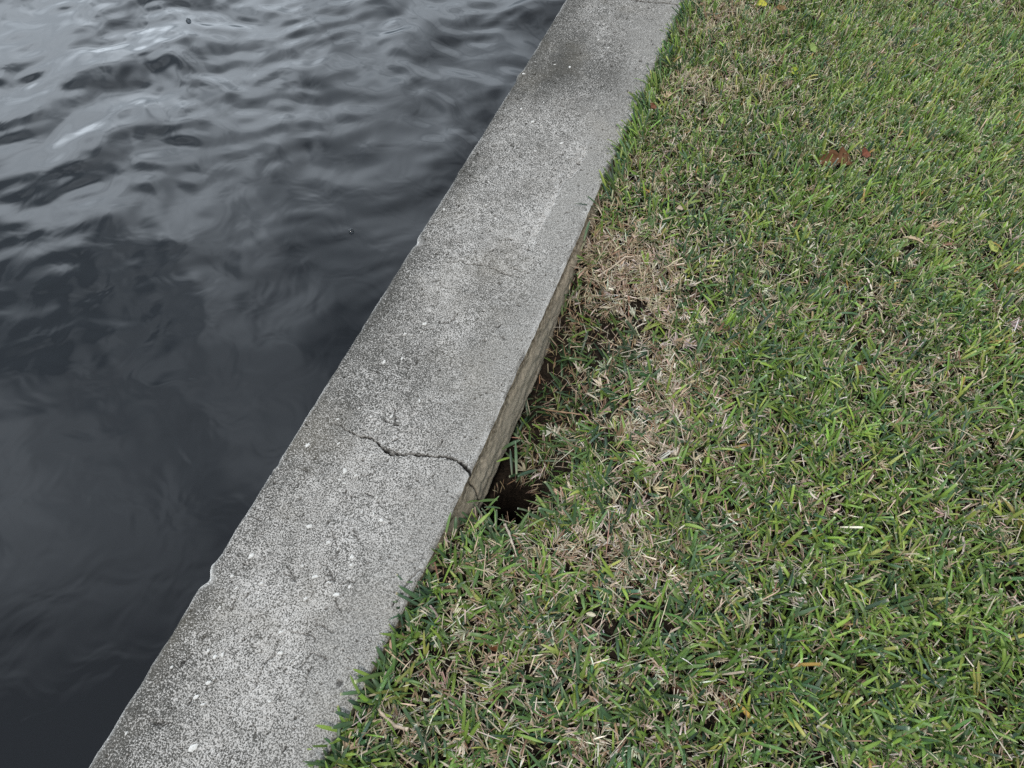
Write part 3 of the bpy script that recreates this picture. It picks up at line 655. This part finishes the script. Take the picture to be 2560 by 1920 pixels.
# ------------------------------------------------------------------ live grass
def green_set(nshoot, hero=False):
    x, y = scatter(nshoot); ok, z, ds = usable(x, y)
    dry, lush = fields(x, y)
    near = np.exp(-np.clip(ds, 0, 9) / 0.02)
    dep = np.interp(y, TRY, TRD)
    trench = np.clip((dep - 0.05) / 0.08, 0, 1) * np.exp(-(ds / 0.12) ** 2)
    p = np.clip((0.68 if not hero else 0.70) - 0.46 * dry + (0.5 if not hero else 0.3) * lush + 0.25 * (ds < 0.04) * (np.interp(y, TRY, TRD) < 0.052), 0.10, 1) * (1 - 0.66 * trench)
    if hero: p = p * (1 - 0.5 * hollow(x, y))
    if not hero: p = p * (1 - 0.6 * sstep(0.60, 0.70, fbm(x * 26, y * 26, 310, 3)))
    k = ok & (rng.random(nshoot) < p)
    x, y, z, ds, dry, lush, trench = [a[k] for a in (x, y, z, ds, dry, lush, trench)]
    hug = (ds < 0.045) & (y > 1.5)
    nb = rng.integers(2, 6, len(x)); i = np.repeat(np.arange(len(x)), nb); n = len(i)
    saz = rng.uniform(0, 6.28, len(x)); stl = np.abs(rng.normal(0.55, 0.30, len(x)))
    far = sstep(0.9, 2.2, y)
    side = rng.choice([0, math.pi], n)
    az = saz[i] + side + rng.normal(0, 0.45, n)
    # blown and mown lean at the far right of the lawn
    lean = (far * 0.6 * sstep(0.0, 0.4, x))[i]
    az = np.where(rng.random(n) < lean, rng.normal(1.0, 0.5, n), az)
    over = hug[i] & (rng.random(n) < 0.55)
    az = np.where(over, rng.normal(2.9, 0.6, n), az)
    P = np.stack([x[i] + rng.normal(0, .004, n), y[i] + rng.normal(0, .004, n), z[i] - 0.004], 1)
    kind = rng.random(len(x))
    broad = kind < 0.62
    W = np.where(broad[i], rng.uniform(.0034, .0074, n) * (1 - 0.25 * far[i]), rng.uniform(.0016, .0036, n))
    Ln = np.where(broad[i], rng.uniform(.030, .076, n), rng.uniform(.026, .068, n)) * (1 - 0.08 * far[i])
    tilt = np.clip(np.abs(rng.normal(0.72, 0.40, n)) * (1 - 0.40 * far[i]) + 0.25 * dry[i], 0.03, 1.45)
    curve = rng.normal(0.55, 0.45, n) * (1 - 0.3 * far[i])
    if hero:
        W = rng.uniform(.0046, .0078, n) * (1 - 0.2 * far[i]); Ln = rng.uniform(.044, .086, n) * (1 - 0.15 * far[i])
        tilt = np.clip(np.abs(rng.normal(0.75, 0.28, n)) * (1 - 0.35 * far[i]), .1, 1.3); curve = rng.normal(0.6, 0.45, n); P[:, 2] += 0.006
    tilt = np.where(tilt + curve > 1.9, 1.9 - curve, tilt)
    P[:, 2] += np.where(over, 0.022, 0); Ln = np.where(over, np.maximum(Ln, .048), Ln); tilt = np.where(over, np.clip(tilt, .35, .95), tilt); curve = np.where(over, np.clip(curve, .2, .8), curve)
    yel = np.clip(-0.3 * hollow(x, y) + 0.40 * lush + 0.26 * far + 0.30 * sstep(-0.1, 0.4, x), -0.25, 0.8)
    pr0 = pick(GREENS, [2.2, 4, 4, 2.2, .8, .15], len(x)); pr1 = pick(GREENS, [.5, 1.5, 4, 5, 3.0, 1.0], len(x))
    cs = np.where((rng.random(len(x)) < (0.34 if hero else 0.22) + yel)[:, None], pr1, pr0)
    cs = cs * (1 - 0.30 * hollow(x, y))[:, None]  # blade colour darkened towards the hollow, painted in for its shade
    cb = cs[i] * rng.normal(1, .13, (n, 1)).clip(.6, 1.5)
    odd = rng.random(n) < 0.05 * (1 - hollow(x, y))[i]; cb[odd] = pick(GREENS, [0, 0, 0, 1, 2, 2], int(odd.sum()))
    rust = rng.random(n) < 0.003; cb[rust] = np.array([0.42, 0.27, 0.08])
    ctip = pick(STRAWS, [3, 4, 1, .3, 3, 4, 1], n) * np.array([0.95, 1.05, 0.95])
    cut = rng.random(n) < (0.30 + 0.50 * far[i])
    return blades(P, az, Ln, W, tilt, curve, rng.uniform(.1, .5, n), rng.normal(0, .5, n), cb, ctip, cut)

def sprigs():
    def conv(lst, ox, oy, k): return [((ox + a / k, oy + b / k), (ox + c / k, oy + d / k), ci, w_) for a, b, c, d, ci, w_ in lst]
    S = conv([(830, 250, 960, 480, 1, 9), (565, 520, 810, 625, 4, 7), (530, 590, 615, 825, 3, 6), (610, 580, 830, 750, 1, 9), (780, 620, 930, 800, 1, 10), (590, 880, 890, 905, 2, 8), (500, 870, 720, 990, 0, 8), (670, 980, 760, 1110, 1, 9), (350, 1010, 570, 1085, 0, 8), (130, 1165, 345, 1195, 4, 8), (320, 1200, 570, 1130, 1, 9), (430, 1240, 650, 1085, 1, 9), (325, 1380, 610, 1195, 4, 7), (310, 1360, 395, 1545, 1, 8), (240, 1530, 610, 1625, 2, 9), (185, 1560, 325, 1690, 1, 10), (450, 1470, 750, 1335, 1, 9), (980, 0, 1125, 190, 3, 5), (820, 380, 930, 550, 1, 4), (555, 940, 740, 1030, 2, 8), (1110, 590, 1030, 750, 4, 6), (880, 600, 945, 830, 4, 6), (420, 1060, 460, 1150, 3, 6), (930, 560, 950, 690, 1, 9), (1720, 970, 1843, 965, 1, 9), (1400, 1380, 1600, 1400, 1, 9), (1010, 1130, 1160, 1150, 4, 7)], 760, 1560, 4.608)
    S += conv([(235, 955, 600, 1195, 1, 11), (330, 1265, 405, 1570, 1, 9), (522, 1180, 450, 1510, 3, 6), (110, 1450, 275, 1660, 4, 4), (215, 1370, 345, 1455, 1, 3), (920, 0, 850, 290, 2, 6), (845, 290, 840, 620, 2, 6), (1425, 8, 1140, 295, 4, 9), (1190, 0, 1255, 115, 4, 5), (450, 1045, 590, 1150, 0, 9), (1040, 600, 1185, 855, 2, 8), (745, 850, 800, 1100, 5, 4), (560, 890, 610, 1055, 5, 4), (900, 1070, 1005, 1410, 2, 9), (620, 1290, 1020, 1455, 3, 8), (1000, 880, 915, 1030, 1, 9), (1110, 900, 910, 1065, 1, 9), (700, 1240, 900, 1240, 1, 9), (985, 60, 975, 280, 1, 8), (1210, 670, 1215, 830, 5, 5), (760, 490, 930, 480, 2, 4), (640, 1440, 590, 1659, 1, 10)], 950, 1280, 5.184)
    S += conv([(1570, 420, 1680, 640, 1, 9), (1660, 320, 1830, 430, 1, 9), (1100, 1400, 1230, 1620, 3, 10), (1095, 1390, 1300, 1420, 2, 8), (1270, 1040, 1390, 1140, 1, 8), (1275, 1110, 1410, 1400, 2, 9), (1035, 1560, 1085, 1660, 0, 7), (1440, 850, 1540, 920, 1, 7), (1240, 1260, 1290, 1420, 1, 8), (1480, 860, 1560, 960, 2, 8), (1560, 630, 1640, 760, 2, 8), (1810, 60, 1900, 200, 2, 7), (1640, 880, 1600, 1000, 2, 9), (1400, 930, 1470, 1060, 1, 8)], 1380, 0, 5.53)
    S += conv([(1390, 1320, 1535, 1350, 0, 4), (1470, 1268, 1545, 1335, 1, 5), (1635, 1085, 1745, 1135, 2, 9), (1655, 1025, 1770, 1085, 1, 9), (1600, 1240, 1550, 1300, 1, 3), (1680, 900, 1720, 1010, 3, 7), (1755, 660, 1800, 790, 3, 8), (1900, 1365, 1925, 1490, 2, 9), (1490, 1430, 1450, 1560, 1, 7)], 900, 0, 2.592)
    S += conv([(730, 1085, 940, 1050, 2, 6), (945, 1060, 1270, 1035, 2, 7), (1040, 1160, 1320, 1180, 1, 5), (1295, 970, 1080, 1200, 2, 5), (1250, 380, 1500, 300, 4, 7), (1620, 630, 1950, 520, 0, 8), (1660, 0, 1350, 160, 1, 9), (1580, 30, 1600, 590, 1, 7), (1490, 160, 1520, 600, 0, 6), (1980, 1200, 2130, 1340, 1, 9), (1790, 1270, 2080, 1400, 1, 9)], 1060, 1100, 6.91)
    P, az, Ln, W, tl, cv, cb, tw = [], [], [], [], [], [], [], []
    for (tu, tv), (bu, bv), ci, wpx in S:
        b = at(bu, bv, -0.035); g = float(ground_z(np.array(b[0]), np.array(b[1]))); zb = max(g + 0.006, -0.06)
        dsb = b[0] - float(XR(np.array([b[1]]))[0])
        if dsb < 0.02: zb = max(zb, 0.0 if dsb < 0.008 else -0.02)
        b = at(bu, bv, zb); b[0] = max(b[0], float(XR(np.array([b[1]]))[0]) + 0.007); tpx = at(tu, tv, zb + 0.022)
        if tpx[0] < float(XR(np.array([tpx[1]]))[0]) + 0.004: tpx = at(tu, tv, max(zb + 0.022, 0.012))
        d = tpx - b; ln = np.linalg.norm(d); hz = math.hypot(d[0], d[1])
        th = math.atan2(hz, d[2]); c = random.uniform(0.3, 0.7)
        P.append(b); az.append(math.atan2(d[1], d[0])); Ln.append(ln * 1.02); tl.append(th - c / 2); cv.append(c)
        W.append(min(0.0088, wpx * 0.00092)); cb.append(GREENS[ci] * random.uniform(.85, 1.2)); tw.append(random.uniform(-.4, .4))
    n = len(P)
    return blades(np.array(P), np.array(az), np.array(Ln), np.array(W), np.array(tl), np.array(cv), rng.uniform(.1, .4, n), np.array(tw), np.array(cb), pick(STRAWS, [1, 2, 0, 0, 2, 2, 0], n), rng.random(n) < 0.0)
V, Q, C = joinm([green_set(31000), green_set(5000, True), sprigs()])
tag(mesh_np("grass", V, Q, M_GRASS, C), "mown broad bladed green lawn grass growing beside the seawall", "grass", kind="stuff")

# ------------------------------------------------------------------ dry straw between the blades
def straw_set(n, flat):
    x, y = scatter(n); ok, z, ds = usable(x, y, 0.002); dry, lush = fields(x, y)
    p = np.clip((0.22 if flat else 0.28 + 0.14 * sstep(0.9, 2.2, y)) + 0.52 * dry - 0.08 * lush, 0.08, 1)
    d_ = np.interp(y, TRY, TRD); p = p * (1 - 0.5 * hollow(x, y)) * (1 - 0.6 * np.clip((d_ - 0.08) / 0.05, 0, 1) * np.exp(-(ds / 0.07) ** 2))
    p = p * (1 - (0.5 + 0.35 * np.clip(dry, 0, 1)) * sstep(0.55, 0.64, fbm(x * 26, y * 26, 310, 3)))
    k = ok & (rng.random(n) < p); x, y, z, ds, dry = [a[k] for a in (x, y, z, ds, dry)]; n = len(x)
    far = sstep(0.9, 2.2, y)
    # tufts: nearby straws share a direction
    az = 12.0 * vn(x * 26, y * 26, 401) + rng.normal(0, 0.75, n)
    if flat:
        tilt = rng.uniform(1.0, 1.62, n); curve = rng.normal(0.1, 0.9, n); up = rng.uniform(0.000, 0.028, n) + 0.010 * rng.random(n) * dry
        Ln = rng.uniform(.012, .044, n)
    else:
        tilt = np.abs(rng.normal(0.65, 0.4, n)) * (1 - .3 * far); curve = rng.normal(0.3, 1.0, n); up = rng.uniform(.002, .022, n)
        Ln = rng.uniform(.016, .046, n)
    dep = np.interp(y, TRY, TRD); tr = np.clip((dep - 0.05) / 0.08, 0, 1) * np.exp(-(ds / 0.10) ** 2)
    W = rng.uniform(.0009, .0030, n) * np.where(rng.random(n) < 0.10, 1.7, 1)
    c0 = pick(STRAWS, [3.2, 3.2, 2.8, 2.2, 2.4, 1.8, 2.4], n, 0.2); cbrown = pick(STRAWS, [1, .2, 4, 4, .5, 0, 2], n)
    c0 = np.where((rng.random(n) < 0.5 * far)[:, None], c0 * 0.5 + np.array([0.30, 0.29, 0.17]), c0)
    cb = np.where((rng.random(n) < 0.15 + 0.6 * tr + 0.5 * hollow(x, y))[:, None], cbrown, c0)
    gr = rng.random(n) < 0.18 * (1 - dry); cb[gr] = pick(GREENS, [0, 2, 3, 3, 2, 1], int(gr.sum()))
    P = np.stack([x, y, z + up], 1)
    return blades(P, az, Ln, W, tilt, curve, np.zeros(n), rng.normal(0, .9, n), cb, cb * 1.15, rng.random(n) < .5, T=np.array([0, .35, .7, 1.0]), across=2)
def tufts(nt):
    x, y = scatter(nt); ok, z, ds = usable(x, y, 0.006); dry, lush = fields(x, y)
    k = ok & (rng.random(nt) < np.clip(0.18 + 0.9 * dry, 0, 1) * (1 - 0.6 * hollow(x, y))); x, y, z = x[k], y[k], z[k]
    nb = rng.integers(5, 15, len(x)); i = np.repeat(np.arange(len(x)), nb); n = len(i)
    az = rng.uniform(0, 6.28, len(x))[i] + rng.normal(0, 0.65, n)
    P = np.stack([x[i] + rng.normal(0, .002, n), y[i] + rng.normal(0, .002, n), z[i] + rng.uniform(.004, .022, len(x))[i]], 1)
    tone = pick(STRAWS, [3, 4, 1.2, .5, 3, 3, 1], len(x), 0.15)[i] * rng.normal(1, .14, (n, 1)).clip(.6, 1.4)
    return blades(P, az, rng.uniform(.014, .036, n), rng.uniform(.0012, .0034, n), rng.uniform(.5, 1.35, n), rng.normal(.25, .4, n), np.zeros(n), rng.normal(0, .7, n), tone, tone * 1.1, rng.random(n) < .6, T=np.array([0, .35, .7, 1.0]), across=2)
def lying_stems(nt):
    x, y = scatter(nt); ok, z, ds = usable(x, y, 0.02); dry, lush = fields(x, y)
    k = ok & (rng.random(nt) < np.clip(0.3 + 0.6 * dry, 0, 1)); x, y, z = x[k], y[k], z[k]; n = len(x)
    c = pick(STRAWS, [3, 3, 2, 1, 2, 2, 1], n, .15)
    P = np.stack([x, y, z + rng.uniform(.012, .034, n)], 1)
    return blades(P, rng.uniform(0, 6.28, n), rng.uniform(.04, .10, n), rng.uniform(.0010, .0022, n), rng.uniform(1.35, 1.6, n), rng.normal(.05, .2, n), np.zeros(n), rng.normal(0, 2.0, n), c, c, rng.random(n) < .5, T=np.linspace(0, 1, 7), across=2)
def hanging_roots(n):
    a = rng.uniform(0, 6.28, n); r_ = rng.uniform(0.95, 1.18, n)
    oy = np.sin(a) * r_ * 0.088; x = hole[0] + 0.15 * oy + np.cos(a) * r_ * 0.058; y = hole[1] + 0.03 + oy
    z = ground_z(hole[0] + (x - hole[0]) * 1.35, hole[1] + 0.03 + (y - hole[1] - 0.03) * 1.35)
    z = np.maximum(z, -0.15) - rng.uniform(0, .03, n)
    k = (x - XR(y) - batter(y, z)) > 0.002; x, y, z, a = x[k], y[k], z[k], a[k]; n = len(x)
    c = pick(STRAWS, [1, .4, 3, 5, .6, .2, 2], n, .2) * 0.8
    return blades(np.stack([x, y, z], 1), a + math.pi + rng.normal(0, .7, n), rng.uniform(.012, .042, n), rng.uniform(.0008, .0022, n), rng.uniform(1.3, 2.3, n), rng.uniform(0, 1.5, n), np.zeros(n), rng.normal(0, 1, n), c, c, rng.random(n) < .3, T=np.linspace(0, 1, 6), across=2)
V, Q, C = joinm([hanging_roots(110), straw_set(210000, True), straw_set(120000, False), tufts(5200), lying_stems(3000)])
tag(mesh_np("dry_grass", V, Q, M_STRAW, C), "tan dry straw and dead clippings lying between the green blades", "dry grass", kind="stuff")

# ------------------------------------------------------------------ bubbles on the water
def mat_bubble():
    m, t, b = newmat("bubble_film"); b.inputs['Base Color'].default_value = (0.30, 0.33, 0.36, 1)
    b.inputs['Roughness'].default_value = 0.04; b.inputs['Transmission Weight'].default_value = 0.85; b.inputs['IOR'].default_value = 1.2
    return m
M_BUB = mat_bubble()
def bubble(u, v, r, label):
    ns, nr = 16, 8; V = []; 
    for i in range(nr + 1):
        th = math.pi / 2 * (1.25 - i / nr * 1.25)
        for j in range(ns): a = 2 * math.pi * j / ns; V.append((r * math.cos(math.pi / 2 - th) if False else r * math.sin(th), a, r * math.cos(th)))
    V = np.array([(q[0] * math.cos(q[1]), q[0] * math.sin(q[1]), q[2]) for q in V])
    Q = [(i * ns + j, i * ns + (j + 1) % ns, (i + 1) * ns + (j + 1) % ns, (i + 1) * ns + j) for i in range(nr) for j in range(ns)]
    o = mesh_np("bubble", V, np.array(Q), M_BUB); o.location = at(u, v, WZ + r * 0.25)
    tag(o, label, "bubble")
bubble(878, 578, 0.010, "small round bubble floating on calm dark water near the seawall")
bubble(471, 52, 0.012, "tiny bubble floating among bright ripples at the top of the water")
